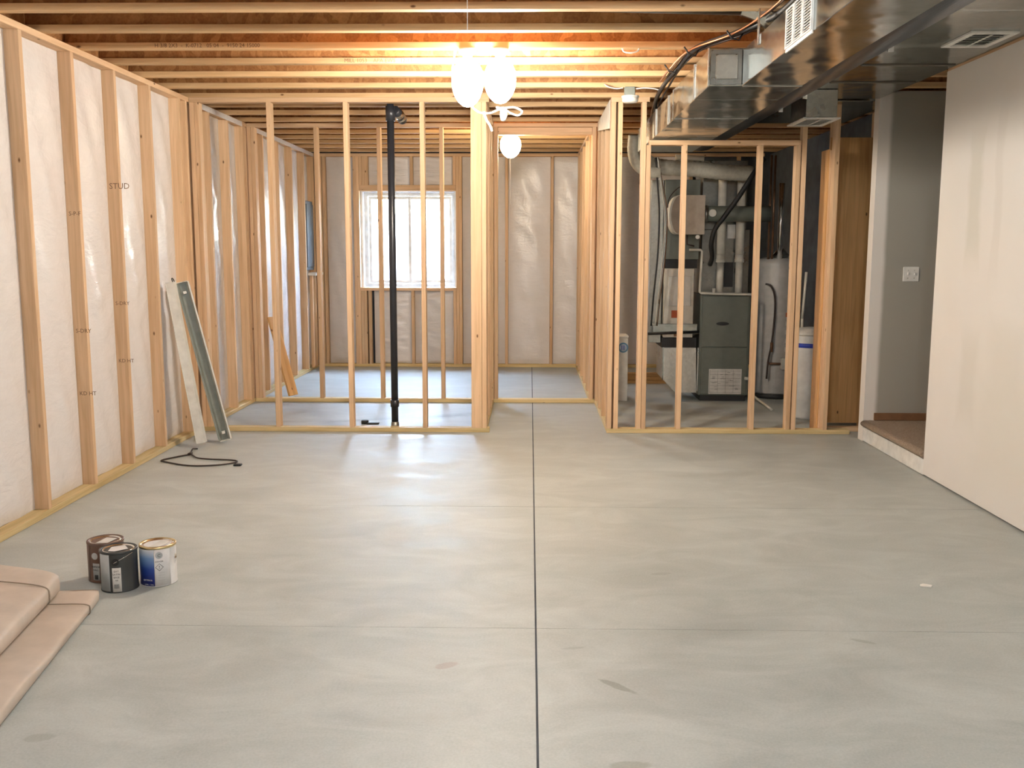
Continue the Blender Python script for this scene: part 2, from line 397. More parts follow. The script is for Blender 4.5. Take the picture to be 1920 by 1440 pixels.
# joint filler lines of dirt in the cross cuts
# ------------------------------------------------------------------ ceiling: deck and I-joists
ceil = struct(B('ceiling', OSB_DECK, None, -3.0, 3.9, YBACK-.1, 13.1, HT+.302, HT+.32), 'strand board subfloor above open wooden I-joists', 'ceiling')
JY = [5.21+.4877*k for k in range(-13, 16)]
JT = {}
web0 = None
for k, y in enumerate(JY):
    fl = stick('joist', FL_X, ceil, -2.9, 3.85, y, y+.064, HT+.001, HT+.039)
    stick('top_flange', FL_X, fl, 0, 6.75, 0, .064, .262, .300)
    stick('web', OSB_WEB, fl, 0, 6.75, .027, .037, .038, .262)
    JT[k] = fl
def text(s, size, mat, loc, rot, parent=None, name='stamp', ext=.0004, align='LEFT'):
    cu = bpy.data.curves.new(name, 'FONT'); cu.body = s; cu.size = size; cu.extrude = ext; cu.align_x = align; cu.resolution_u = 2
    o = bpy.data.objects.new('tmp', cu); COL.objects.link(o)
    dg = bpy.context.evaluated_depsgraph_get(); me = bpy.data.meshes.new_from_object(o.evaluated_get(dg))
    bpy.data.objects.remove(o); me.materials.clear(); me.materials.append(mat)
    t = bpy.data.objects.new(name, me); COL.objects.link(t)
    if parent:
        t.parent = parent; base = Vector((0, 0, 0)); p = parent
        while p: base += Vector(p.location); p = p.parent
        t.location = Vector(loc)-base
    else: t.location = loc
    t.rotation_euler = rot; return t
text('MILL 1053    APA EWS   12-13-12   07 05    .752', .036, INK, (-1.245, JY[16]-.0008, HT+.008), (pi/2, 0, 0), JT[16])
text('H 3/8 2X3  -  K-0712   05 04  -  9150 24 15000', .034, INK, (-2.33, JY[15]-.0008, HT+.009), (pi/2, 0, 0), JT[15])
JNT = B('joist_hanger_beam', OSB_WEB, ceil, -2.96, -2.905, YBACK, 12.85, HT+.001, HT+.30)
JNT.name = 'rim_board'
# ------------------------------------------------------------------ left wall
wl = struct(B('wall_left', CONC_W, None, -3.1, -2.965, YBACK-.1, 13.1, 0, HT+.3), 'framed exterior wall with pine studs over white plastic sheeting', 'wall')
def polypanel(parent, p0, ax, w, z0, z1, out, bulge=.03, seed=0):
    # sheet grid from p0 along ax ('X'/'Y') of width w; out = direction of the room
    m = MB(); nx, nz = 14, 60; rnd = random.Random(seed)
    ph = [rnd.uniform(0, 6.28) for _ in range(8)]; kk = [rnd.uniform(.8, 1.25) for _ in range(8)]
    for j in range(nz+1):
        for i in range(nx+1):
            u, v = i/nx, j/nz
            e = (4*u*(1-u))**.8; et = min(1, (1-v)/.09)**.5; eb = min(1, v/.03)**.5
            d = bulge*e*et*eb
            d += .0045*e*sin(v*70*kk[0]+ph[0]+3*sin(u*4+ph[1]+v*5))*max(0, sin(v*9*kk[1]+ph[2]))
            d += .004*e*sin(v*33*kk[2]+u*9+ph[3]) + .004*e*sin(u*13+v*17*kk[3]+ph[4])
            z = z0+(z1-z0)*v
            m.v.append((p0[0]+(w*u if ax == 'X' else out*d), p0[1]+(w*u if ax == 'Y' else out*d), z))
    for j in range(nz):
        for i in range(nx):
            a = j*(nx+1)+i; m.f.append([a, a+1, a+nx+2, a+nx+1]); m.sm.append(True)
    return m.build('plastic_sheet', POLY, parent)
def wood_run_Y(parent, x0, x1, y0, y1, studs, z1=HT, plate=TR_Y, top=True):
    stick('bottom_plate', plate, parent, x0, x1, y0, y1, 0.001, T)
    if top: stick('top_plate', W_Y, parent, x0, x1, y0, y1, z1-T, z1)
    for y in studs: stick('stud', W_Z, parent, x0, x1, y, y+T, T, z1-T)
S1 = [5.45+.6096*k for k in range(-11, 5)]
wood_run_Y(wl, XL-D, XL, YBACK, 8.11, S1+[8.04])
S2 = [8.22, 8.60, 9.13, 9.62, 9.66]
wood_run_Y(wl, XL-D, XL, 8.112, 9.735, S2)
S3 = [9.76, 9.80, 10.31, 10.93, 11.55, 12.16, 12.70]
wood_run_Y(wl, XL-D, XL, 9.737, 12.745, S3)
allst = sorted(S1+[8.04]+S2+S3)
for i in range(len(allst)-1):
    a, b = allst[i]+T, allst[i+1]
    if b-a > .06 and b > -1: polypanel(wl, (XL-D+.006, a+.001, 0), 'Y', b-a-.002, T+.001, HT-T-.001, 1, .020 if b-a > .3 else .006, seed=i)
for a, b in ((8.22, 9.6), (9.9, 12.7)): B('plastic_fold', POLY, wl, XL+.0006, XL+.003, a, b, HT-.05, HT-.004)
# grade stamps on the studs' near faces
for y, z, s in ((S1[12], 1.02, 'S-DRY'), (S1[12], .62, 'KD HT'), (S1[12], 1.75, 'S-P-F'), (S1[13], 1.16, 'S-DRY'), (S1[13], .76, 'KD HT'), (S1[13], 1.95, 'STUD')):
    st = [o for o in wl.children if o.name.startswith('stud') and abs(o.location.y-y) < .01][0]
    text(s, .056 if len(s) < 5 else .036, INK, (XL-D+.02, y-.0006, z), (pi/2, 0, 0), st)

# electrical panel on the left wall of the far room
ep = thing('electrical_panel', 'blue-grey electrical panel box on the far end of the left wall', 'electrical panel', (-2.8, 12.45, 1.28))
B('cabinet', PANELG, ep, -2.855, -2.807, 12.23, 12.62, 1.28, 2.15, .006)
B('panel_door', PANELG, ep, -2.807, -2.795, 12.245, 12.605, 1.32, 2.11, .003)
bs = thing('panel_shelf_board', 'short white board ledge right below the blue-grey electrical panel', 'board', (-2.8, 12.45, 1.2))
B('ledge_board', WHITEP, bs, -2.80, -2.70, 12.24, 12.68, 1.215, 1.25, .003)
for y in (12.30, 12.47): stick('short_stud', W_Z, bs, -2.795, -2.757, y, y+T, .04, 1.214)

# ------------------------------------------------------------------ back wall
wbk = struct(MB().box(-3.1, -2.2, 12.93, 13.1, 0, 3.07).box(-.985, 4, 12.93, 13.1, 0, 3.07).box(-2.2, -.985, 12.93, 13.1, 0, 1.045).box(-2.2, -.985, 12.93, 13.1, 2.295, 3.07).build('wall_back', CONC_W), 'framed back wall with plastic sheeting around a basement window', 'wall')
y0, y1 = YB, YB+D
stick('bottom_plate', TR_X, wbk, -2.79, 3.0, y0, y1, .001, T)
stick('top_plate', W_X, wbk, -2.79, 3.0, y0, y1, 2.734, HT)
full = [-2.79, -2.745, -2.70, -2.30, -2.262, -.965, -.926, -.325, .262, .86, 1.45, 2.05, 2.66]
for x in full: stick('stud', W_Z, wbk, x, x+T, y0, y1, T, 2.734)
for x in (-2.222, -2.182, -2.126, -1.56, -1.005):
    stick('cripple_stud', W_Z, wbk, x, x+T, y0, y1, T, 1.007)
for x in (-2.222, -2.182, -2.144, -1.56, -1.005):
    stick('cripple_stud', W_Z, wbk, x, x+T, y0, y1, 2.37, 2.734)
stick('window_header', W_X, wbk, -2.222, -.967, y0, y1, 2.295, 2.37)
stick('window_sill_plate', W_X, wbk, -2.222, -.967, y0, y1, 1.007, 1.045)
px = [-2.66, -2.30], [-.886, -.325], [-.287, .262], [.30, .86], [.90, 1.45], [1.49, 2.05]
for i, (a, b) in enumerate(px): polypanel(wbk, (a+.002, YB+D-.01, 0), 'X', b-a-.004, T+.002, 2.732, -1, .04, seed=60+i)
for i, (a, b) in enumerate(((-2.062, -1.56), (-1.522, -1.005))):
    polypanel(wbk, (a+.002, YB+D-.01, 0), 'X', b-a-.004, T+.002, 1.005, -1, .03, seed=80+i)
for i, (a, b) in enumerate(((-2.104, -1.56), (-1.522, -1.005))):
    polypanel(wbk, (a+.002, YB+D-.01, 0), 'X', b-a-.004, 2.372, 2.732, -1, .02, seed=90+i)
win = struct(thing('window_1', '', 'window', (0, 0, 0)), 'bright sliding basement window with white vinyl frame', 'window')
fr = MB(); fx0, fx1, fz0, fz1 = -2.2, -.985, 1.046, 2.294
for a in ((fx0, fx1, fz0, fz0+.05), (fx0, fx1, fz1-.05, fz1), (fx0, fx0+.05, fz0+.05, fz1-.05), (fx1-.05, fx1, fz0+.05, fz1-.05)): fr.box(a[0], a[1], 12.97, 13.05, a[2], a[3])
fr.build('window_frame', WHITEP, win)
for k, (a, b, yy) in enumerate(((-2.14, -1.58, 12.985), (-1.61, -1.04, 13.01))):
    s = MB()
    for q in ((a, b, 1.10, 1.14), (a, b, 2.20, 2.24), (a, a+.035, 1.14, 2.2), (b-.035, b, 1.14, 2.2)): s.box(q[0], q[1], yy, yy+.022, q[2], q[3])
    s.build('sash', WHITEP, win)
    B('pane', GLASS, win, a+.035, b-.035, yy+.009, yy+.013, 1.14, 2.2)
jam = MB()
for a in ((fx0-.022, fx0+.006, 1.046, 2.294), (fx1-.006, fx1+.018, 1.046, 2.294)): jam.box(a[0], a[1], 12.845, 12.97, a[2], a[3])
jam.box(fx0, fx1, 12.845, 12.97, 2.288, 2.294); jam.box(fx0, fx1, 12.845, 12.97, 1.046, 1.052); jam.build('window_jamb', WELL, win)
# window well outside
well = thing('window_well', 'white ribbed window well seen through the basement window', 'window well', (-1.59, 13.1, .9))
m = MB(); n = 40
for i in range(n+1):
    a = pi*i/n; r = .95+.018*(i % 2); 
    for z in (.7, 2.05): m.v.append((-1.59+r*cos(a)*.95, 13.12+r*sin(a)*1.1, z))
for i in range(n): m.f.append([2*i, 2*i+2, 2*i+3, 2*i+1]); m.sm.append(False)
m.build('ribbed_liner', WELL, well)
B('gravel_base', WELL, well, -2.6, -.6, 13.11, 14.3, .62, .70)

# ------------------------------------------------------------------ stud partitions
def pt(name, label): return tag(bpy.data.objects.new(name, None), label, 'stud wall')
def frame(label, name='stud_partition'):
    return thing(name, label, 'stud wall')
p1 = frame('open stud partition in front of the bath area, left of the hallway opening')
stick('bottom_plate', TR_X, p1, XL+.002, -.34, Y1, Y1+D, .001, T)
stick('top_plate', W_X, p1, XL+.002, -.34, Y1, Y1+D, HT-T, HT)
for x in (-2.797, -2.757, -2.165, -1.535, -.908, -.402, -.378): 
    if x in (-.402,): stick('stud', W_Z, p1, -.492, -.403, Y1, Y1+T, T, HT-T)
    elif x == -.378: stick('stud', W_Z, p1, -.401, -.363, Y1, Y1+D, T, HT-T)
    else: stick('stud', W_Z, p1, x, x+T, Y1, Y1+D, T, HT-T)
p2 = frame('stud partition in front of the furnace, its right part topped by a lowered plate under the ducts')
stick('bottom_plate', TR_X, p2, .655, 2.71, Y1, Y1+D, .001, T)
stick('top_plate', W_X, p2, .655, .968, Y1, Y1+D, HT-T, HT)
stick('low_top_plate', W_X, p2, .970, 2.205, Y1, Y1+D, 2.392, 2.43)
for x, a, b in ((.657, T, HT-T), (.712, T, HT-T), (.905, T, HT-T), (.944+.002, T, 2.392), (1.243, T, 2.392), (1.861, T, 2.392), (2.165, T, 2.392), (2.206+.006, T, 2.56), (2.478, T, 2.72)):
    stick('stud', W_Z, p2, x, x+T, Y1, Y1+D, a, b)
p3 = frame('hallway stud partition on the left side of the hall opening')
wood_run_Y(p3, -.451, -.362, Y1+D+.002, Y2-.002, [8.3, 8.75, 9.2, 9.66])
p4 = frame('hallway stud partition on the right side of the hall opening')
wood_run_Y(p4, .657, .746, Y1+D+.002, Y2-.002, [8.215, 8.75, 9.2, 9.66])
MB().poly([(.652, 8.25, HT-.002), (.652, 9.70, HT-.002), (.652, 9.70, 2.69), (.652, 8.25, 2.54)], (.003, 0, 0)).build('white_sheet_scrap', WHITEP, p4)
p5 = frame('far stud partition with a doorway frame, between the hall and the window room')
stick('bottom_plate', TR_X, p5, XL+.002, .75, Y2, Y2+D, .001, T)
stick('top_plate', W_X, p5, XL+.002, .75, Y2, Y2+D, HT-T, HT)
for x in (-2.797, -2.757, -2.137, -1.515, -.898, -.40, -.359, .605, .66): stick('stud', W_Z, p5, x, x+T, Y2, Y2+D, T, HT-T)
stick('header', W_X, p5, -.319, .603, Y2+.0, Y2+D, 2.66, 2.73)
p6 = frame('right side stud partition of the far window room, behind the doorway')
wood_run_Y(p6, .607, .696, Y2+D+.002, YB-.002, [9.85, 10.35, 10.96, 11.57, 12.18, 12.64])

# ------------------------------------------------------------------ right wall, landing, rear walls
wr = MB(); wr.box(XR, XR+.11, YBACK, 6.6, .014, 2.70)
wr = struct(wr.build('wall_right', DRY), 'unpainted white drywall wall with joint compound patches', 'wall')
tr = struct(B('trim_1', W_Y, None, XR+.004, XR+.1, YBACK, 6.6, 2.702, HT), 'raw pine nailer strip above the right drywall', 'trim')
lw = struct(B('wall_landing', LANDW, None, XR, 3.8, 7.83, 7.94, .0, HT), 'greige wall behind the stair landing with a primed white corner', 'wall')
le = struct(B('wall_stairwell_shell', GREIGE, None, 3.9, 4.0, YBACK-.1, 13.1, 0, HT+.3), 'unseen greige end wall of the landing, extended to shut out sky light', 'wall')  # unseen; run full length and height to block sky light leaks
ls = struct(B('wall_stair_side', GREIGE, None, 2.832, 3.8, 6.49, 6.6, .0, HT), 'greige side wall of the stair landing', 'wall')
wbh = struct(B('wall_rear', DRY, None, -2.96, 3.9, YBACK-.1, YBACK-.002, 0, HT+.3), 'drywall behind the viewer', 'wall')
landing = thing('stair_landing', 'low carpeted stair landing with white riser beside the right drywall', 'stair landing', (2.8, 7.2, 0))
B('platform', W_Y, landing, 2.76, 3.79, 6.602, 7.828, .001, .14)
B('riser', WHITEP, landing, XR+.002, 2.758, 6.602, 7.828, .006, .118)
m = MB(); prof = []
for i in range(9):
    a = -pi/2+pi*i/8; prof.append((2.735-.04*cos(a)+.0, .147+.026*sin(a)))
pts = [(x, z) for x, z in prof]
P = [(3.79, .121), (2.76, .121)]+pts+[(3.79, .173)]
i0 = len(m.v)
for yy in (6.604, 7.0, 7.4, 7.826):
    for x, z in P: m.v.append((x, yy, z+random.uniform(-.0, .0)))
K = len(P)
for j in range(3):
    for k in range(K): m.f.append([j*K+k, j*K+(k+1) % K, (j+1)*K+(k+1) % K, (j+1)*K+k]); m.sm.append(2 <= k <= 9)
m.f.append(list(range(K))); m.f.append([3*K+k for k in range(K)]); m.sm += [False, False]
m.build('carpet', CARPET, landing)
bb = struct(B('baseboard_landing', BASEB, None, 2.80, 3.79, 7.812, 7.829, .174, .235, .004), 'brown stained baseboard along the landing wall', 'baseboard')
sw = thing('light_switch', 'white double light switch plate on the greige landing wall', 'light switch', (3.035, 7.83, 1.36))
B('plate', WHITEP, sw, 2.972, 3.098, 7.822, 7.829, 1.298, 1.414, .003)
for x in (3.008, 3.062):
    B('toggle', WHITEP, sw, x-.004, x+.006, 7.810, 7.822, 1.35, 1.37, .002)
for x in (3.01, 3.06):
    for z in (1.325, 1.387): MB().lathe([(.003, 0), (.003, .001)], (x, 7.8205, z), 8, 'Y').build('screw', CHROME, sw)
# ------------------------------------------------------------------ under-stair framing
ply = thing('plywood_panel', 'brown plywood sheet behind the open studs beside the landing', 'plywood sheet', (2.8, 8.5, 0))
B('sheet', PLY, ply, 2.53, 3.09, 8.42, 8.432, .045, 2.485, .001)
for x in (2.55, 2.9): stick('stud', W_Z, ply, x, x+T, 8.434, 8.52, .0, 2.7)
MB_E = None
of = thing('strand_board_offcut', 'strip of strand board nailed beside the last stud before the landing', 'board', (2.45, 8.2, 0))
B('strip', PLY, of, 2.452, 2.464, 8.21, 8.40, .002, 2.366, .001)
stick('backing_stud', W_Z, of, 2.466, 2.504, 8.21, 8.298, .002, 2.36)
sc = thing('floor_block', 'short pine offcut lying on the floor under the stairs', 'board', (2.6, 8.4, 0))
stick('offcut', W_X, sc, 2.53, 2.95, 8.24, 8.32, .001, T)
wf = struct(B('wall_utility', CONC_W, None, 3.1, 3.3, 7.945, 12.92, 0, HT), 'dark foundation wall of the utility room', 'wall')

# ------------------------------------------------------------------ ducts and beam
sd = thing('supply_duct', 'long shiny galvanised trunk duct hanging under the joists with a white register', 'duct', (1.3, 6, 2.45))
Z0, Z1 = 2.45, 2.645
def ductbox(parent, name, mat, x0, x1, y0, y1, z0, z1): return B(name, mat, parent, x0, x1, y0, y1, z0, z1, .003)
ductbox(sd, 'duct_section', GALV, 1.175, 1.51, 1.2, 3.2, Z0, Z1)
ductbox(sd, 'duct_section', GALV, 1.175, 1.51, 3.204, 5.60, Z0, Z1)
ductbox(sd, 'duct_section', GALV, .992, 1.51, 5.604, 6.10, Z0, Z1+.01)
ductbox(sd, 'duct_section', GALV, .997, 1.51, 6.104, 7.0, Z0, Z1+.01)
ductbox(sd, 'duct_section', GALV, 1.003, 1.51, 7.004, 8.0, Z0, Z1+.01)
ductbox(sd, 'duct_section', GALV_L, 1.003, 1.51, 8.004, 9.3, Z0, Z1+.01)
for y, x in ((5.60, 1.18), (6.95, 1.0)):
    MB().box(x, 1.511, y-.006, y+.008, Z0-.004, Z0-.0005).build('drive_cleat', GALV_D, sd)
for y in (5.61, 6.085, 7.02, 7.27, 7.97):
    MB().box(.985 if y < 6.2 else .995, .992 if y < 6.2 else 1.002, y-.008, y+.010, Z0, Z1+.01).build('side_cleat', GALV_L, sd)
# cap plate on the stub facing the camera
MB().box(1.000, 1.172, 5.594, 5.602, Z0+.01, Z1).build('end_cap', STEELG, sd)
MB().bbox(1.025, 1.150, 5.586, 5.594, Z0+.035, Z1-.025, .003).build('cap_patch', GALV_D, sd)
reg = MB().box(1.163, 1.1745, 4.22, 4.64, 2.455, 2.462).box(1.163, 1.1745, 4.22, 4.64, 2.622, 2.63)
for y in (4.22, 4.345, 4.365, 4.49, 4.51, 4.625): reg.box(1.163, 1.1745, y, y+.014, 2.462, 2.622)
reg.box(1.168, 1.1745, 4.22, 4.64, 2.44, 2.455); ro = reg.build('register', WHITEP, sd)
sl = MB()
for k in range(13):
    z = 2.468+k*.012; sl.box(1.1655, 1.1735, 4.234, 4.625, z, z+.0035)
sl.build('louver_slats', WHITEP, ro)['kind'] = 'stuff'
B('register_back', INKB, ro, 1.1736, 1.1746, 4.234, 4.625, 2.462, 2.622)  # black sheet stands in for the dark duct behind the slats
for y in (3.4, 5.2, 6.3, 7.6):
    s = MB(); s.box(1.168, 1.1745 if y < 5.6 else 1.1745, y, y+.025, Z1-.05, HT-.001); 
    if y < 5.6: s.build('hanger_strap', GALV_L, sd)
beam = thing('steel_beam', 'dark painted steel I-beam running below the joists beside the duct', 'beam', (1.8, 6, 2.57))
m = MB(); m.poly([(1.68+.215*i/12, 1.0, 2.60-.022*sin(pi*i/12)**.7) for i in range(13)]+[(1.895, 1.0, 2.602), (1.68, 1.0, 2.602)], (0, 9.5, 0)); m.box(1.78, 1.792, 1.0, 10.5, 2.602, 2.754); m.bbox(1.68, 1.895, 1.0, 10.5, 2.754, 2.770, .004); m.build('beam_body', STEEL, beam)  # underside bowed to give it a dark-to-bright gradient
for y in (6.9, 5.3, 7.55): MB().box(1.87, 1.90, y, y+.014, 2.575, 2.612).build('clip', CHROME, beam)
rd = thing('return_duct', 'wide shiny sheet metal duct panels between the steel beam and the drywall', 'duct', (2.4, 6, 2.7))
RZ = 2.712
for a, b in ((1.2, 3.0), (3.004, 5.0), (5.004, 6.42), (6.424, 7.06), (7.064, 7.82), (7.95, 9.3)):
    ductbox(rd, 'panel', GALV, 1.90, 2.714 if b < 7.9 else 2.9, a, b, RZ, RZ+.055)
for y in (6.42, 7.06): B('cross_seam', SEAMC, rd, 2.10, 2.69, y-.014, y+.02, RZ-.006, RZ-.0005)
def register(label, x0, x1, ya, yb, z):
    t = thing('ceiling_register', label, 'vent', ((x0+x1)/2, (ya+yb)/2, z))
    m = MB(); m.box(x0, x1, ya, ya+.035, z-.012, z-.001); m.box(x0, x1, yb-.035, yb, z-.012, z-.001)
    m.box(x0, x0+.035, ya+.035, yb-.035, z-.012, z-.001); m.box(x1-.035, x1, ya+.035, yb-.035, z-.012, z-.001); m.build('frame', WHITEP, t)
    B('backing', INKB, t, x0+.036, x1-.036, ya+.036, yb-.036, z-.003, z-.001)  # black sheet painted in for the dark between the vanes
    s = MB(); n = 7
    for k in range(n):
        y = ya+.045+(yb-ya-.09)*k/n; s.poly([(x0+.036, y, z-.013), (x0+.036, y+.03, z-.005), (x0+.036, y+.03, z-.004), (x0+.036, y, z-.011)], (x1-x0-.072, 0, 0))
    s.build('vanes', WHITEP, t)
    B('center_bar', WHITEP, t, (x0+x1)/2-.006, (x0+x1)/2+.006, ya+.036, yb-.036, z-.016, z-.0125)
register('white ceiling register near the pine strip above the right drywall', 2.36, 2.62, 5.45, 5.84, RZ)
dp = thing('duct_drop', 'short metal boot drop from the return duct in front of the utility studs', 'duct', (2.1, 7.6, 2.5))
ductbox(dp, 'drop_box', GALV_D, 2.02, 2.25, 7.36, 7.78, 2.512, RZ-.002)
register('white register under the metal drop above the furnace partition', 2.0, 2.27, 7.34, 7.80, 2.510)
rdc = thing('round_duct', 'round galvanised duct tucked along the joist near the top right', 'duct', (.5, 5.48, 2.8))
MB().tube([(-1.6, 5.345, 2.905), (1.12, 5.36, 2.835)], .062, 24).build('pipe_body', GALV_D, rdc)
MB().tube([(1.12, 5.36, 2.835), (1.17, 5.36, 2.82), (1.22, 5.36, 2.80), (1.30, 5.36, 2.74)], .064, 16, False).build('elbow', GALV_L, rdc)

# cables following the duct
cz = 2.755
path = [(1.24, 4.5, cz), (1.236, 5.158, cz), (1.16, 5.69, cz), (.993, 6.13, cz), (.954, 6.70, cz-.01), (.975, 7.33, cz-.01), (.985, 7.9, cz-.04), (1.0, 8.3, cz-.12), (1.05, 9.2, cz-.3), (1.1, 9.9, 2.2)]
tag(MB().tube(crv([(x-.03, y, z-.008) for x, y, z in path[:5]]+[(.94, 7.3, cz)]), .0065, 8).build('copper_line', COPPER), 'thin orange copper line running along the joist bottoms beside the duct', 'pipe')
hb = thing('cable_bundle', 'black insulated line and cables bundled beside the trunk duct', 'cable', (1, 7, 2.7))
MB().tube(crv([(x+.012+.015*sin(i*2), y, z-.018+(.02 if i > 1 else 0)) for i, (x, y, z) in enumerate(path)]), .016, 10).build('insulated_line', BLACK, hb)
MB().tube(crv([(x+.04, y, z-.006) for x, y, z in path]), .007, 8).build('cable', WIRED, hb)
MB().tube(crv([(x-.005, y, z+.004) for x, y, z in path]), .006, 8).build('cable', PIPEBR, hb)
for y, x in ((5.69, 1.15), (6.13, .98), (6.70, .94)):
    MB().tube([(x-.05, y, cz+.012), (x-.02, y, cz-.03), (x+.02, y, cz-.04), (x+.05, y, cz+.012)], .005, 6).build('strap', BLACK, hb)
for nm, lb, pp in (('white_cable', 'small white cable loop poking below a joist left of the duct', [(.56, 6.22, 2.80), (.57, 6.20, 2.755), (.62, 6.19, 2.745), (.66, 6.2, 2.76), (.665, 6.22, 2.80)]),
                   ('white_cable', 'thin white cable from the smoke detector box towards the cable bundle', [(.80, 7.62, 2.757), (.86, 7.6, 2.76), (.93, 7.6, 2.755), (1.0, 7.62, 2.74)]),
                   ('white_cable', 'white cable curl left of the smoke detector', [(.70, 7.62, 2.765), (.66, 7.61, 2.757), (.62, 7.6, 2.76), (.58, 7.58, 2.768), (.56, 7.62, 2.79)])):
    tag(MB().tube(crv(pp), .005, 6).build(nm, CABLEW), lb, 'cable')

# ------------------------------------------------------------------ smoke detector
sm = thing('smoke_detector', 'white round smoke detector on a grey box above the furnace partition', 'smoke detector', (.757, 7.62, 2.77))
B('mounting_box', GRENAM, sm, .712, .792, 7.60, 7.66, 2.705, 2.771, .004)
MB().lathe([(.066, 2.704), (.068, 2.694), (.066, 2.692)], (.757, 7.62, 0), 32).build('base', WHITEP, sm)
MB().lathe([(.062, 2.692), (.061, 2.668), (.05, 2.655), (.02, 2.652)], (.757, 7.62, 0), 32).build('cover', WHITEP, sm)

# ------------------------------------------------------------------ lamps
def lamp(x, y, mat, label, r=.085, h=.30, group=None, string=True):
    t = thing('ceiling_light', label, 'light', (x, y, HT), group)
    MB().lathe([(.053, HT-.0005), (.055, HT-.012), (.045, HT-.03), (.030, HT-.038), (.028, HT-.048)], (x, y, 0), 28).build('lampholder', WHITEP, t)
    top = HT-.05; prof = [(.02, 0), (.026, -.012), (.55*r, -.03), (.80*r, -.055), (.95*r, -.09), (r, -.13), (.99*r, -.17), (.92*r, -.205), (.78*r, -.24), (.58*r, -.27), (.32*r, -.292), (.03*r, -.30)]
    k = h/.30
    MB().lathe([(a, top+b*k) for a, b in prof], (x, y, 0), 28).build('bulb', mat, t)
    return t
l1 = lamp(-.392, 6.20, E_FRONT, 'left of the two glowing bare bulbs on the joist by the hall opening', .098, .30)  # front bulbs oversized; their shape takes in the glare
l2 = lamp(-.190, 6.20, E_FRONT, 'right of the two glowing bare bulbs, beside the looped white cable', .098, .28)
l3 = lamp(-.205, 10.14, E_FAR, 'single glowing bare bulb in the far room beyond the doorway', .106, .25)  # bulb widened to cover its own glare as well
l3p = MB().tube([(-.205, 10.02, HT-.002), (-.205, 10.02, 2.40), (-.204, 10.02, 2.0)], .0026, 6).build('pull_string', CABLEW, l3)
lamp(-.1, 1.9, E_REAR, 'bare bulb on the joists near the viewer, out of frame', .06, .16)
lamp(.3, -.6, E_REAR, 'bare bulb on the joists behind the viewer, out of frame', .06, .16)
cb = thing('hanging_cable', 'white cable looped below the front bulbs with its end hanging down', 'cable', (-.2, 6.35, 2.45))
MB().tube(crv([(-.47, 6.22, 2.772), (-.485, 6.28, 2.60), (-.36, 6.33, 2.43), (-.27, 6.33, 2.402), (-.20, 6.33, 2.425), (-.11, 6.34, 2.44), (-.055, 6.34, 2.415), (-.08, 6.34, 2.39), (-.13, 6.34, 2.405), (-.17, 6.34, 2.43), (-.22, 6.34, 2.44)], 10), .006, 8).build('loop', CABLEW, cb)
MB().tube(crv([(-.30, 6.33, 2.41), (-.28, 6.33, 2.36), (-.258, 6.33, 2.325), (-.245, 6.33, 2.29)], 6), .007, 8).build('cable_end', CABLEW, cb)
MB().lathe([(.006, 2.44), (.020, 2.42), (.024, 2.39), (.016, 2.36), (.005, 2.352)], (-.172, 6.33, 0), 14).build('pull_knob', CABLEW, cb)
tag(MB().tube([(-.30, 4.75, HT), (-.30, 4.75, 2.56)], .0018, 5).build('hanging_string', CABLEW), 'thin white string hanging from a joist above the front bulbs', 'string')

# ------------------------------------------------------------------ bath area
vp = thing('vent_pipe', 'black plastic plumbing stack standing in the bath stud partition', 'pipe', (-1.165, 8.25, 0))
MB().lathe([(.030, .06), (.030, 2.98)], (-1.163, 8.245, 0), 20, cap=True).build('pipe_body', BLACKP, vp)
MB().lathe([(.037, .20), (.037, .26)], (-1.163, 8.245, 0), 20).build('coupling', BLACKP, vp)
MB().lathe([(.034, .001), (.036, .03), (.034, .07)], (-1.163, 8.245, 0), 20).build('base_collar', GALV_D, vp)
MB().lathe([(.040, 2.60), (.040, 2.72)], (-1.163, 8.245, 0), 20).build('top_coupling', BLACKP, vp)
MB().tube([(-1.13, 8.26, 2.69), (-1.10, 8.33, 2.66), (-1.085, 8.42, 2.63)], .040, 14).build('branch_elbow', BLACKP, vp)
MB().tube([(-1.115, 8.30, 2.672), (-1.105, 8.32, 2.664), (-1.095, 8.35, 2.655), (-1.09, 8.38, 2.645)], .0415, 14, False, .06).build('foil_wrap', CHROME, vp)
tf = thing('pipe_stub', 'flat black drain stub lying on the bath floor left of the stack', 'pipe stub', (-1.43, 8.5, 0))
MB().lathe([(.033, .001), (.033, .03), (.02, .034)], (-1.47, 8.51, 0), 16).build('cap', BLACK, tf)
MB().bbox(-1.45, -1.34, 8.47, 8.51, .001, .014, .003).build('tongue', BLACK, tf)
# board leaning in the far room
lb = thing('leaning_board', 'brown board leaning against the left wall studs behind the far partition', 'board', (-2.6, 10.1, 0))
bd = MB().bbox(-.012, .012, -.07, .07, 0, .86, .003).build('board', DK_Z, lb)
bd.location = (.10, 0, .012); bd.rotation_euler = (0, math.radians(-17), math.radians(-24))

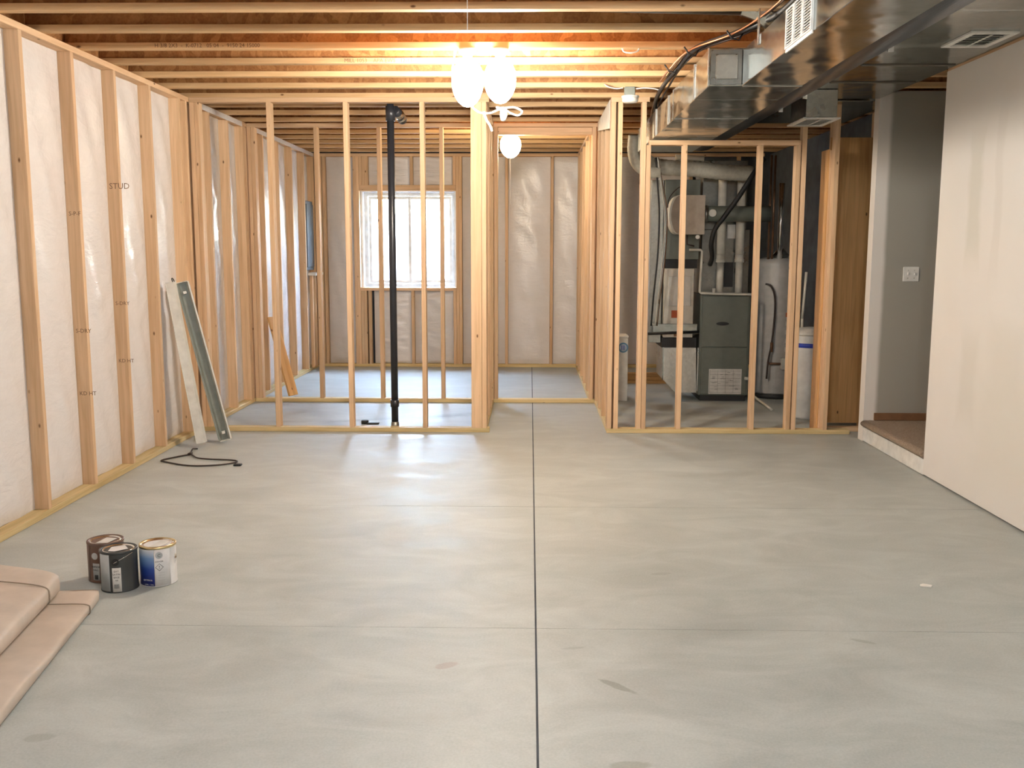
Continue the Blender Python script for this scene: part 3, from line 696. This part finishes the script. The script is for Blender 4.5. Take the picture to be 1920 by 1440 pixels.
# ------------------------------------------------------------------ fluorescent fixtures leaning left
def fixture(foot, top, facing, label, dark, wing2):
    foot, top = Vector(foot), Vector(top); d = top-foot; L = d.length; z = d.normalized()
    face = Vector(facing); xx = (face-z*face.dot(z)).normalized(); yy = z.cross(xx)
    t = thing('fluorescent_fixture', label, 'light fixture', tuple(foot), 'fluorescent fixtures leaning on the left wall')
    t.matrix_world = Matrix.Translation(foot) @ Matrix((xx, yy, z)).transposed().to_4x4()
    def ext(prof, name, mat, z0=0, h=L):
        m = MB(); m.poly([(a*1.15, b*.8, z0) for a, b in prof], (0, 0, h)); o = m.build(name, mat); o.parent = t; return o
    # sheet metal tray: floor, two flared wings with turned lips; local x is the open side
    ext([(-.030, -.034), (-.027, -.034), (-.027, .034), (-.030, .034)], 'channel', WENAM)
    ext([(-.0268, -.032), (-.0255, -.032), (-.0255, .032), (-.0268, .032)], 'inner_face', dark)  # painted grey for the shade inside the tray
    ext([(-.030, -.0342), (.018, -.052), (.018, -.064), (.021, -.064), (.021, -.050), (-.027, -.0318)], 'wing', wing2)  # grey here paints this wing as shaded
    ext([(-.030, .0342), (.018, .052), (.018, .064), (.021, .064), (.021, .050), (-.027, .0318)], 'wing', WENAM)
    for zz in (-.006, L+.001):
        ext([(-.031, -.035), (.021, -.053), (.021, -.020), (.004, 0), (.021, .020), (.021, .053), (-.031, .035)], 'end_plate', WENAM, zz, .005)
    for zz in (.05, L-.09):
        o = MB().box(-.025, .006, -.012, .012, zz, zz+.02).build('lamp_socket', WHITEP); o.parent = t
    return t, L
f1, L1 = fixture((-2.575, 7.43, .045), (-2.765, 7.44, 1.285), (-1, .02, 0), 'left of two white fluorescent fixtures leaning against the left stud wall', GRENAM, WENAM)
f2, L2 = fixture((-2.44, 7.60, .03), (-2.725, 7.58, 1.285), (.35, -1, 0), 'right of two white fluorescent fixtures leaning on the studs, shaded inner face painted dark', GRENAM, GRENAM)
o = MB().tube(crv([(-.028, -.02, L1-.01), (-.02, -.012, L1+.03), (-.02, .012, L1+.03), (-.028, .02, L1-.01)], 6), .004, 6).build('hang_loop', BLACK); o.parent = f1

# wire clothes hanger
hg = [(-2.665, 7.36), (-2.645, 7.29), (-2.61, 7.20), (-2.60, 7.14)]
hh = thing('wire_hanger', 'dark bent wire clothes hanger lying on the concrete by the leaning fixtures', 'hanger', (-2.5, 7.0, 0))
MB().tube(crv([(-2.56, 7.14, .008), (-2.65, 7.02, .007), (-2.70, 6.93, .007), (-2.66, 6.88, .007), (-2.45, 6.76, .007), (-2.27, 6.77, .007), (-2.14, 6.86, .007), (-2.17, 6.94, .007), (-2.36, 6.97, .008), (-2.46, 7.0, .01), (-2.52, 7.08, .01), (-2.56, 7.14, .012)], 6), .006, 6).build('wire_loop', WIRED, hh)
MB().tube(crv([(-2.56, 7.13, .012), (-2.57, 7.18, .02), (-2.575, 7.23, .03), (-2.58, 7.28, .02), (-2.575, 7.33, .01)], 6), .006, 6).build('hook', WIRED, hh)
MB().tube([(-2.565, 7.11, .014), (-2.56, 7.16, .014)], .010, 8).build('twist', WIRED, hh)
bc = MB().bbox(-2.125, -2.07, 6.77, 6.81, .001, .014, .003).build('plastic_clip', BLACK); tag(bc, 'small black plastic piece on the floor right of the wire hanger', 'debris')
m = MB(); m.poly([(1.815, 4.35, .001), (1.86, 4.34, .001), (1.875, 4.365, .001), (1.84, 4.385, .001), (1.82, 4.372, .001)], (0, 0, .004))
tag(m.build('paper_scrap', WHITEP), 'tiny white scrap on the open floor at right', 'debris')

# ------------------------------------------------------------------ paint cans
def arc(r, z0, z1, a0, a1, t=.0006, n=14):
    m = MB()
    for i in range(n+1):
        a = math.radians(a0+(a1-a0)*i/n)
        for rr, zz in ((r, z0), (r+t, z0), (r+t, z1), (r, z1)): m.v.append((rr*cos(a), rr*sin(a), zz))
    for i in range(n):
        for k in range(4): m.f.append([4*i+k, 4*i+(k+1) % 4, 4*i+4+(k+1) % 4, 4*i+4+k]); m.sm.append(k == 1)
    m.f.append([0, 1, 2, 3]); m.f.append([4*n+k for k in range(4)]); m.sm += [False, False]; return m
def onarc(s, size, mat, r, z, deg, parent, name='print'):
    a = math.radians(deg); o = text(s, size, mat, (0, 0, 0), (pi/2, 0, a+pi/2), None, name, .0002, 'CENTER')
    o.parent = parent; o.location = (r*cos(a), r*sin(a), z); return o
def can(x, y, rot, body, label):
    t = thing('paint_can', label, 'paint can', (x, y, 0), 'paint cans on the floor at left'); r = .0815
    t.rotation_euler = (0, 0, rot); H = .188
    def P(m, n, mat, par=None): o = m.build(n, mat); o.parent = par or t; return o
    P(MB().lathe([(r-.001, .003), (r+.001, 0.001), (r+.001, .004), (r-.001, .007), (r-.001, H-.01), (r-.001, H-.006)], n=40), 'body', body)
    P(MB().lathe([(r-.009, H-.004), (r-.004, H+.002), (r+.0015, H), (r+.002, H-.008), (r-.0008, H-.011)], n=40, cap=False), 'rim', GOLDRIM if body is WHLAB else body)
    ld = P(MB().lathe([(r-.010, H-.009), (r-.012, H-.001), (r-.016, H-.001), (r-.02, H-.007), (r-.04, H-.0065), (.001, H-.006)], n=40), 'lid', CANMET)
    return t, r, P, ld
def bail(P, r, z, h, tilt):
    pts = []
    for i in range(17):
        a = pi*i/16; px, pz = (r+.004)*cos(a), h*sin(a)
        pts.append((px, pz*sin(tilt)*-1, z+pz*cos(tilt)))
    P(MB().tube(pts, .0016, 6), 'handle', CHROME)
    for s in (1, -1): P(MB().lathe([(.012, 0), (.009, .003)], (s*(r-.001) if s > 0 else -(r+.002), 0, z), 12, 'X'), 'ear', CHROME)
# camera-facing side of each can is about -60 degrees
c1, r, P, ld = can(-1.999, 4.392, 0, BRNLAB, 'brown-labelled paint can standing behind the black one')
P(arc(r, .01, .178, -150, -128), 'label', BRNLAB)
lb_ = P(arc(r, .014, .095, -112, -88), 'label', GRYLAB)
onarc('MANOR', .012, INKB, r+.0012, .075, -100, lb_); onarc('HALL', .012, INKB, r+.0012, .06, -100, lb_)
P(arc(r+.0006, .018, .04, -106, -94), 'barcode', INKB)
P(MB().lathe([(.016, 0), (.016, .001)], n=20), 'seal', GRYLAB).matrix_local = Matrix.Translation((r*cos(math.radians(-103)), r*sin(math.radians(-103)), .13)) @ Matrix.Rotation(math.radians(-103), 4, 'Z') @ Matrix.Rotation(pi/2, 4, 'Y')
P(MB().poly([(-.025, -.05, .184), (.03, -.045, .184), (.045, .03, .184), (-.01, .04, .184)], (0, 0, .0006)), 'lid_sticker', PAPER)
bail(P, r, .125, .085, 2.9)
c2, r, P, ld = can(-1.882, 4.262, 0, DKLAB, 'black-labelled paint can with a white barcode sticker, front one of the three')
P(arc(r, .008, .178, -140, -97), 'label', GRYLAB)
st = P(arc(r, .006, .118, -89, -62), 'sticker', PAPER)
for k, s in enumerate(('EXT', 'SATIN', 'BASE', '44')): onarc(s, .012, INKB, r+.0012, .098-.014*k, -76, st)
for k in range(6): o = P(arc(r+.0007, .022, .042, -84+2.6*k, -82.8+2.6*k, n=2), 'bar', INKB, st)
P(MB().lathe([(.017, 0), (.017, .0012)], n=20), 'seal', BLACK).matrix_local = Matrix.Translation((r*cos(math.radians(-78)), r*sin(math.radians(-78)), .145)) @ Matrix.Rotation(math.radians(-78), 4, 'Z') @ Matrix.Rotation(pi/2, 4, 'Y')
P(MB().poly([(-.03, -.04, .184), (.0, -.045, .184), (.045, .0, .184), (.01, .05, .184), (-.04, .02, .184)], (0, 0, .0015)), 'lid_smear', WHLAB)
P(MB().tube([(.01, -.085, .14), (.05, -.066, .162), (.078, -.03, .178)], .0016, 6), 'handle', CHROME)
c3, r, P, ld = can(-1.733, 4.345, 0, WHLAB, 'white and blue paint can with gold rim, rightmost of the three')
P(arc(r, .004, .176, -175, -82), 'label', BLUEPR)
wl_ = P(arc(r, .004, .176, -81.5, -30), 'label', WHLAB)
onarc('EXTERIOR', .010, WHLAB, r+.0012, .03, -104, c3); onarc('3.78 L  1 GAL', .008, WHLAB, r+.0012, .010, -100, c3)
onarc('DANGER', .009, INKB, r+.0012, .118, -66, wl_); onarc('!', .024, INKB, r+.0012, .086, -66, wl_)
for k in range(4): onarc('- - - - - -', .008, INKB, r+.0012, .066-.012*k, -60, wl_)
dm = MB()
for (a, b) in (((-.017, 0), (0, .017)), ((0, .017), (.017, 0)), ((.017, 0), (0, -.017)), ((0, -.017), (-.017, 0))):
    dm.tube([(0, a[0], a[1]), (0, b[0], b[1])], .0011, 4)
o = P(dm, 'hazard_diamond', INKB, wl_); aa = math.radians(-66); o.location = ((r+.001)*cos(aa), (r+.001)*sin(aa), .094); o.rotation_euler = (0, 0, aa)
P(MB().lathe([(.016, 0), (.016, .0012)], n=20), 'seal', GRYLAB).matrix_local = Matrix.Translation((r*cos(aa), r*sin(aa), .150)) @ Matrix.Rotation(aa, 4, 'Z') @ Matrix.Rotation(pi/2, 4, 'Y')
o = onarc('C', .02, INKB, r+.0022, .143, -66, c3, 'seal_mark')
P(MB().poly([(-.02, -.055, .184), (.03, -.05, .184), (.05, .03, .184), (.0, .045, .184)], (0, 0, .0006)), 'lid_sticker', PAPER)
bail(P, r, .125, .085, 2.95)

# ------------------------------------------------------------------ wrapped bundles
def bundle(cx, yf, w, L, z0, h, rot, label, twy, skew=0):
    t = thing('wrapped_bundle', label, 'wrapped bundle', (cx, yf, z0)); t.rotation_euler = (0, 0, rot)
    m = MB(); ny = 40; sec = 28
    for j in range(ny+1):
        v = j/ny; y = -L*v; e = min(1, (v*L/.05+.0))**.5 if v*L < .05 else (min(1, ((1-v)*L)/.05)**.5 if (1-v)*L < .05 else 1); e = max(e, .02)
        pin = 1-.10*math.exp(-((v*L-twy)/.03)**2)
        for k in range(sec):
            a = 2*pi*k/sec; c, s = cos(a), sin(a); q = .28
            x = (w/2)*math.copysign(abs(c)**q, c)*(.94+.06*e); z = (h/2)*math.copysign(abs(s)**(q*1.5), s)*(.55+.45*e)*(pin if s > 0 else 1)
            wav = .006*sin(y*5+x*4)+.004*sin(y*13+x*9) if s > 0 else 0
            m.v.append((x, y-skew*x*max(0, 1-v*1.4), h/2+z+wav))
    for j in range(ny):
        for k in range(sec): m.f.append([j*sec+k, j*sec+(k+1) % sec, (j+1)*sec+(k+1) % sec, (j+1)*sec+k]); m.sm.append(True)
    m.f.append(list(range(sec))); m.f.append([ny*sec+k for k in range(sec)]); m.sm += [False]*2
    o = m.build('wrap', TAN); o.parent = t
    pts = []
    for k in range(41):
        a = 2*pi*k/40; c, s = cos(a), sin(a); q = .28
        pts.append(((w/2+.003)*math.copysign(abs(c)**q, c), -twy-skew*.62*(w/2)*math.copysign(abs(c)**q, c), h/2+(h/2*.94+.003)*math.copysign(abs(s)**(q*1.5), s)))
    o = MB().tube(pts, .0028, 5).build('twine', TWINE); o.parent = t
    return t
bundle(-2.105, 4.09, .42, 1.9, .001, .052, .155, 'flat tan wrapped bundle tied with twine, the lower one by the black paint can', .20, .12)
bundle(-2.395, 4.19, .66, 1.9, .054, .095, .155, 'thick tan wrapped bundle tied with twine, lying on top at the lower left', .26, .6)

# ------------------------------------------------------------------ utility room
fu = thing('furnace', 'grey-green forced air furnace with paper label, behind the low partition', 'furnace', (1.99, 10.2, 0))
B('base', FURN2, fu, 1.76, 2.22, 9.93, 10.5, .001, .06)
B('cabinet', FURN, fu, 1.735, 2.245, 9.92, 10.55, .06, 1.098, .006)
B('lower_door', FURN, fu, 1.755, 2.225, 9.905, 9.92, .075, .555, .004)
B('upper_door', FURN, fu, 1.755, 2.225, 9.905, 9.92, .562, 1.08, .004)
em = MB().lathe([(1, 0), (1, .004), (.9, .006)], (0, 0, 0), 28, 'Y').build('emblem', FURN2, fu); em.scale = (.065, 1, .018); em.location = (1.965-1.99, 9.899-10.2, .80)
lbl = B('label_sheet', PAPER, fu, 1.84, 2.175, 9.902, 9.905, .075, .335)
g = MB()
for i in range(4): g.box(1.85+.08*i, 1.852+.08*i, 9.9008, 9.902, .085, .325)
for i in range(7): g.box(1.85, 2.165, 9.9008, 9.902, .09+.037*i, .092+.037*i)
for i in range(26): x = 1.86+random.random()*.26; z = .1+random.random()*.2; g.box(x, x+.03, 9.9008, 9.902, z, z+.003)
g.build('label_lines', FURN, lbl)
B('left_panel_trim', GALV_L, fu, 1.722, 1.7345, 9.93, 9.96, .1, .55)
pl = thing('furnace_plenum', 'dark sheet metal plenum rising from the furnace top behind the white pipes', 'duct', (2, 10.3, 1.1))
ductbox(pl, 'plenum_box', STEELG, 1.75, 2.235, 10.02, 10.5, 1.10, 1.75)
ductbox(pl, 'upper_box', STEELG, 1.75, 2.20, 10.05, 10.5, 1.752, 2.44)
B('coil_vent', FURN2, pl, 1.985, 2.075, 10.005, 10.02, 1.17, 1.42)
B('white_plate', PAPER, pl, 2.005, 2.085, 10.01, 10.02, 1.66, 1.80)
for x, nm in ((1.935, 'left'), (2.125, 'right')):
    t = thing('plastic_flue', 'white plastic vent pipe rising from the furnace, the %s of the pair' % nm, 'pipe', (x, 9.96, 1.1))
    MB().lathe([(.036, 1.10), (.036, 1.42)], (x, 9.965, 0), 16).build('lower_pipe', PVC, t)
    MB().lathe([(.050, 1.42), (.05, 1.45), (.044, 1.46), (.044, 1.5)], (x, 9.965, 0), 16).build('coupling', PVC, t)
    MB().lathe([(.044, 1.5), (.044, 2.27)], (x, 9.965, 0), 16).build('upper_pipe', PVC, t)
gd = thing('grey_round_duct', 'dark grey round duct crossing level in front of the white pipes', 'duct', (2, 9.8, 1.9))
MB().tube([(1.725, 9.82, 1.90), (2.38, 9.82, 1.90)], .078, 20).build('pipe_body', FURN, gd)
MB().tube([(1.722, 9.82, 1.90), (1.76, 9.82, 1.90)], .084, 20).build('collar', GALV_D, gd)
MB().lathe([(.035, 0), (.04, .02), (.03, .03)], (1.80, 9.725, 1.905), 16, 'Y').build('valve_wheel', PVC, gd)
fd = thing('flex_duct', 'white insulated flexible duct running level above the humidifier', 'duct', (1.7, 9.8, 2.3))
MB().tube(crv([(1.06, 9.62, 2.60), (1.08, 9.65, 2.46), (1.16, 9.7, 2.38), (1.32, 9.72, 2.345), (1.6, 9.74, 2.33), (1.9, 9.76, 2.30), (2.18, 9.78, 2.29)], 9), .075, 18, True, .03).build('jacket', FLEX, fd)
fd2 = thing('flex_duct', 'second white flexible duct curving down at left behind the tall studs', 'duct', (1.1, 9.5, 2.3))
MB().tube(crv([(.98, 9.42, 2.62), (.975, 9.45, 2.48), (1.02, 9.5, 2.36), (1.12, 9.52, 2.29), (1.24, 9.54, 2.28)], 9), .055, 16, True, .03).build('jacket', FLEX, fd2)
fe = thing('white_duct_cap', 'short white flattened duct lying on top of the level flexible duct', 'duct', (1.5, 9.9, 2.45))
MB().tube([(1.42, 9.74, 2.443), (1.5, 9.74, 2.443), (1.62, 9.75, 2.435), (1.70, 9.75, 2.43)], .028, 12).build('body', PVC, fe)
hm = thing('humidifier', 'tan rounded whole-house humidifier mounted left of the white pipes', 'humidifier', (1.55, 9.75, 1.7))
m = MB(); pr = []
for i in range(13): a = pi/2+pi*i/12; pr.append((1.47+.09*cos(a), 9.66, 1.885+.19*sin(a)))
pr += [(1.71, 9.66, 1.695), (1.71, 9.66, 2.075)]; m.poly(pr, (0, .20, 0)); m.build('housing', HUMID, hm)
m = MB(); pr2 = [(x-.018, 9.655, z) for x, y, z in pr[:13]]+[(x, 9.655, z) for x, y, z in pr[:13]][::-1]; m.poly(pr2, (0, .2, 0)); m.build('cover_edge', PVC, hm)
MB().lathe([(.02, 0), (.02, .03)], (1.64, 9.625, 1.67), 12, 'Y').build('valve', PVC, hm)
MB().tube([(1.55, 9.70, 1.69), (1.55, 9.70, 1.60), (1.62, 9.7, 1.58)], .008, 6).build('drain_tube', WIRED, hm)
rt = thing('return_drop', 'galvanised return air drop with filter rack left of the furnace', 'duct', (1.5, 10, 0))
ductbox(rt, 'upper_section', FURN, 1.35, 1.70, 9.90, 10.4, 1.45, 2.24)
B('dark_band_upper', FURN2, rt, 1.37, 1.69, 9.905, 10.35, 1.36, 1.448)  # dark band across the drop above the filter housing
B('filter_housing', PVC, rt, 1.36, 1.66, 9.89, 10.4, .66, 1.358, .004)
B('filter_door', WENAM, rt, 1.40, 1.63, 9.875, 9.889, .98, 1.28, .004)
lr = B('warning_label', REDL, rt, 1.44, 1.53, 9.880, 9.889, .86, .935)
B('second_label', PIPEBR, rt, 1.47, 1.55, 9.882, 9.889, .60+.07, .70)
B('dark_band_lower', FURN2, rt, 1.35, 1.70, 9.897, 10.39, .555, .655)  # second dark band, below the filter housing
m = MB(); m.poly([(1.36, 9.90, .553), (1.70, 9.90, .553), (1.715, 9.90, .09), (1.50, 9.90, .09), (1.36, 9.90, .24)], (0, .45, 0)); m.build('boot', GALV_L, rt)
MB().box(1.36, 1.372, 9.896, 9.899, .22, .55).build('seam', GALV, rt)
sd2 = thing('side_duct', 'narrow grey vertical duct at the left end of the furnace equipment', 'duct', (1.28, 10, 0))
ductbox(sd2, 'duct_body', GALV_D, 1.22, 1.345, 9.95, 10.3, .60, 2.24)
B('bracket', GALV, sd2, 1.25, 1.70, 9.86, 9.872, .70, .80, .002)
MB().tube([(1.20, 9.85, .70), (1.72, 9.85, .72)], .014, 8).build('pipe_arm', BLACK, sd2)
cd = thing('condensate_pipe', 'thin white drain pipe wrapping over the furnace and down its right side', 'pipe', (2, 9.85, 0))
MB().tube([(1.60, 9.87, 1.545), (1.715, 9.87, 1.545), (1.73, 9.87, 1.53), (1.715, 9.87, 1.125), (1.73, 9.87, 1.112), (2.25, 9.87, 1.10), (2.265, 9.87, 1.085), (2.262, 9.87, .10), (2.265, 9.86, .085)], .013, 8, True).build('pipe_run', PVC, cd)
MB().tube([(2.265, 9.86, .085), (2.33, 9.55, .03), (2.34, 9.3, .016)], .013, 8).build('pipe_tail', PVC, cd)
MB().lathe([(.02, .20), (.02, .28)], (2.262, 9.87, 0), 10).build('tee', PVC, cd)
MB().tube([(2.24, 9.87, .24), (2.20, 9.87, .245)], .016, 8).build('tee_branch', PVC, cd)
MB().lathe([(.018, 1.112), (.018, 1.16)], (1.86, 9.87, 0), 10).build('cleanout', PVC, cd)
bh = thing('black_hose', 'black insulated hose swooping down in front of the grey round duct', 'hose', (2, 9.6, 1.5))
MB().tube(crv([(2.26, 9.62, 2.42), (2.16, 9.6, 2.28), (2.02, 9.58, 2.06), (1.88, 9.58, 1.86), (1.80, 9.6, 1.74), (1.775, 9.63, 1.60), (1.80, 9.7, 1.48), (1.80, 9.8, 1.40)], 8), .024, 10).build('hose_body', BLACK, bh)
wc = thing('wire_bundle', 'drooping grey and black wires hanging left of the humidifier', 'wires', (1.25, 9.6, 1.5))
for k, (dx, mt, rr) in enumerate(((0, BLACK, .009), (.05, PVC, .006), (.065, GALV_D, .006), (.075, PIPEBR, .005))):
    MB().tube(crv([(1.20+dx*.3, 9.5, 2.42), (1.22+dx*.6, 9.52, 2.2), (1.25+dx, 9.55, 1.9), (1.245+dx, 9.56, 1.5), (1.215+dx*.9, 9.57, 1.1), (1.20+dx*.8, 9.6, .8)], 6), rr, 6).build('wire', mt, wc)
MB().tube(crv([(1.50, 9.6, 2.17), (1.42, 9.58, 2.13), (1.345, 9.57, 2.04), (1.33, 9.56, 1.95)], 6), .005, 6).build('wire', WIRED, wc)
wh = thing('water_heater', 'tall grey cylindrical water heater right of the furnace', 'water heater', (2.60, 10.3, 0))
MB().lathe([(.25, .001), (.26, .02), (.26, .05)], (2.60, 10.3, 0), 40).build('base_ring', FURN2, wh)
MB().lathe([(.245, .05), (.25, .07), (.25, 1.40), (.24, 1.44), (.12, 1.47), (.03, 1.475)], (2.60, 10.3, 0), 40).build('tank', HEATER, wh)
for x, r, zt, mt, nm in ((2.57, .028, 2.22, CHROME, 'flue'), (2.46, .011, 2.5, PIPEBR, 'water_pipe'), (2.50, .011, 2.5, PIPEBR, 'water_pipe')):
    MB().lathe([(r, 1.45), (r, zt)], (x, 10.12 if nm == 'flue' else 10.15, 0), 14).build(nm, mt, wh)
MB().lathe([(.07, 1.475), (.09, 1.49), (.03, 1.56)], (2.60, 10.2, 0), 18).build('draft_hood', GALV, wh)
MB().lathe([(.028, 0), (.03, .02), (.02, .03)], (2.70, 10.05, 1.30), 14, 'Y').build('drain_port', INKB, wh)
for k in range(5): B('sticker', REDL if k == 0 else PAPER, wh, 2.64, 2.70+.01*k, 10.045, 10.052, .86-.09*k, .905-.09*k)
MB().tube(crv([(2.42, 10.05, 1.20), (2.47, 10.03, 1.18), (2.51, 10.02, 1.08), (2.52, 10.02, .9), (2.50, 10.02, .6), (2.47, 10.02, .4), (2.46, 10.02, .22)], 6), .010, 8).build('gas_line', WIRED, wh)
MB().tube([(2.50, 10.02, .60), (2.50, 10.02, .50)], .016, 8).build('union', PIPEBR, wh)
MB().tube([(2.48, 10.02, .38), (2.60, 10.03, .375), (2.62, 10.05, .38)], .012, 8).build('gas_branch', PIPEBR, wh)
B('gas_valve', PVC, wh, 2.60, 2.67, 9.99, 10.05, .32, .44, .006)
bt = thing('brine_tank', 'white salt tank with a blue band beside the strand board strip', 'softener tank', (2.6, 8.99, 0))
MB().lathe([(.165, .001), (.17, .02), (.17, .76), (.168, .77)], (2.60, 8.99, 0), 32).build('tank', BRINE, bt)
MB().lathe([(.172, .66), (.172, .70)], (2.60, 8.99, 0), 32).build('blue_band', BLUE, bt)
MB().lathe([(.176, .772), (.176, .79), (.12, .83), (.05, .84)], (2.60, 8.99, 0), 32).build('lid', WENAM, bt)
wt = tag(MB().tube([(2.585, 9.24, .9), (2.60, 9.22, 1.34)], .013, 8).build('thin_white_pipe', PVC), 'thin white pipe standing up behind the salt tank', 'pipe')
wt.name = 'riser_pipe'
MB().tube([(2.585, 9.24, .9), (2.585, 9.26, .02)], .013, 8).build('lower_pipe', PVC, wt)
wb = thing('white_carton', 'tall narrow white box with a round blue emblem beside the hall partition', 'box', (.95, 9.86, 0))
B('box_body', WENAM, wb, .80, 1.005, 9.87, 10.15, .001, .655, .006)
B('lid', WHITEP, wb, .795, 1.01, 9.865, 10.155, .656, .675, .004)
e = MB().lathe([(.052, 0), (.052, .003)], (.955, 9.8665, .555), 28, 'Y').build('emblem', plain('emblem_blue', (.12, .26, .42), .5), wb)
MB().lathe([(.036, 0), (.036, .002)], (.955, 9.8645, .555), 28, 'Y').build('emblem_center', plain('emblem_pale', (.45, .55, .62), .5), e)
m = MB()
for k in range(3): m.box(.935+.015*k, .941+.015*k, 9.862, 9.8645, .53, .58)
m.build('emblem_mark', BLUE, e)
cardb = thing('floor_debris', 'low stack of dim boards on the floor behind the furnace partition', 'boards', (1.2, 11.3, 0))
for k in range(3): stick('board', TANWOOD, cardb, .95+.05*k, 1.6-.04*k, 11.2+.02*k, 11.3+.02*k, .001+.04*k, .038+.04*k)
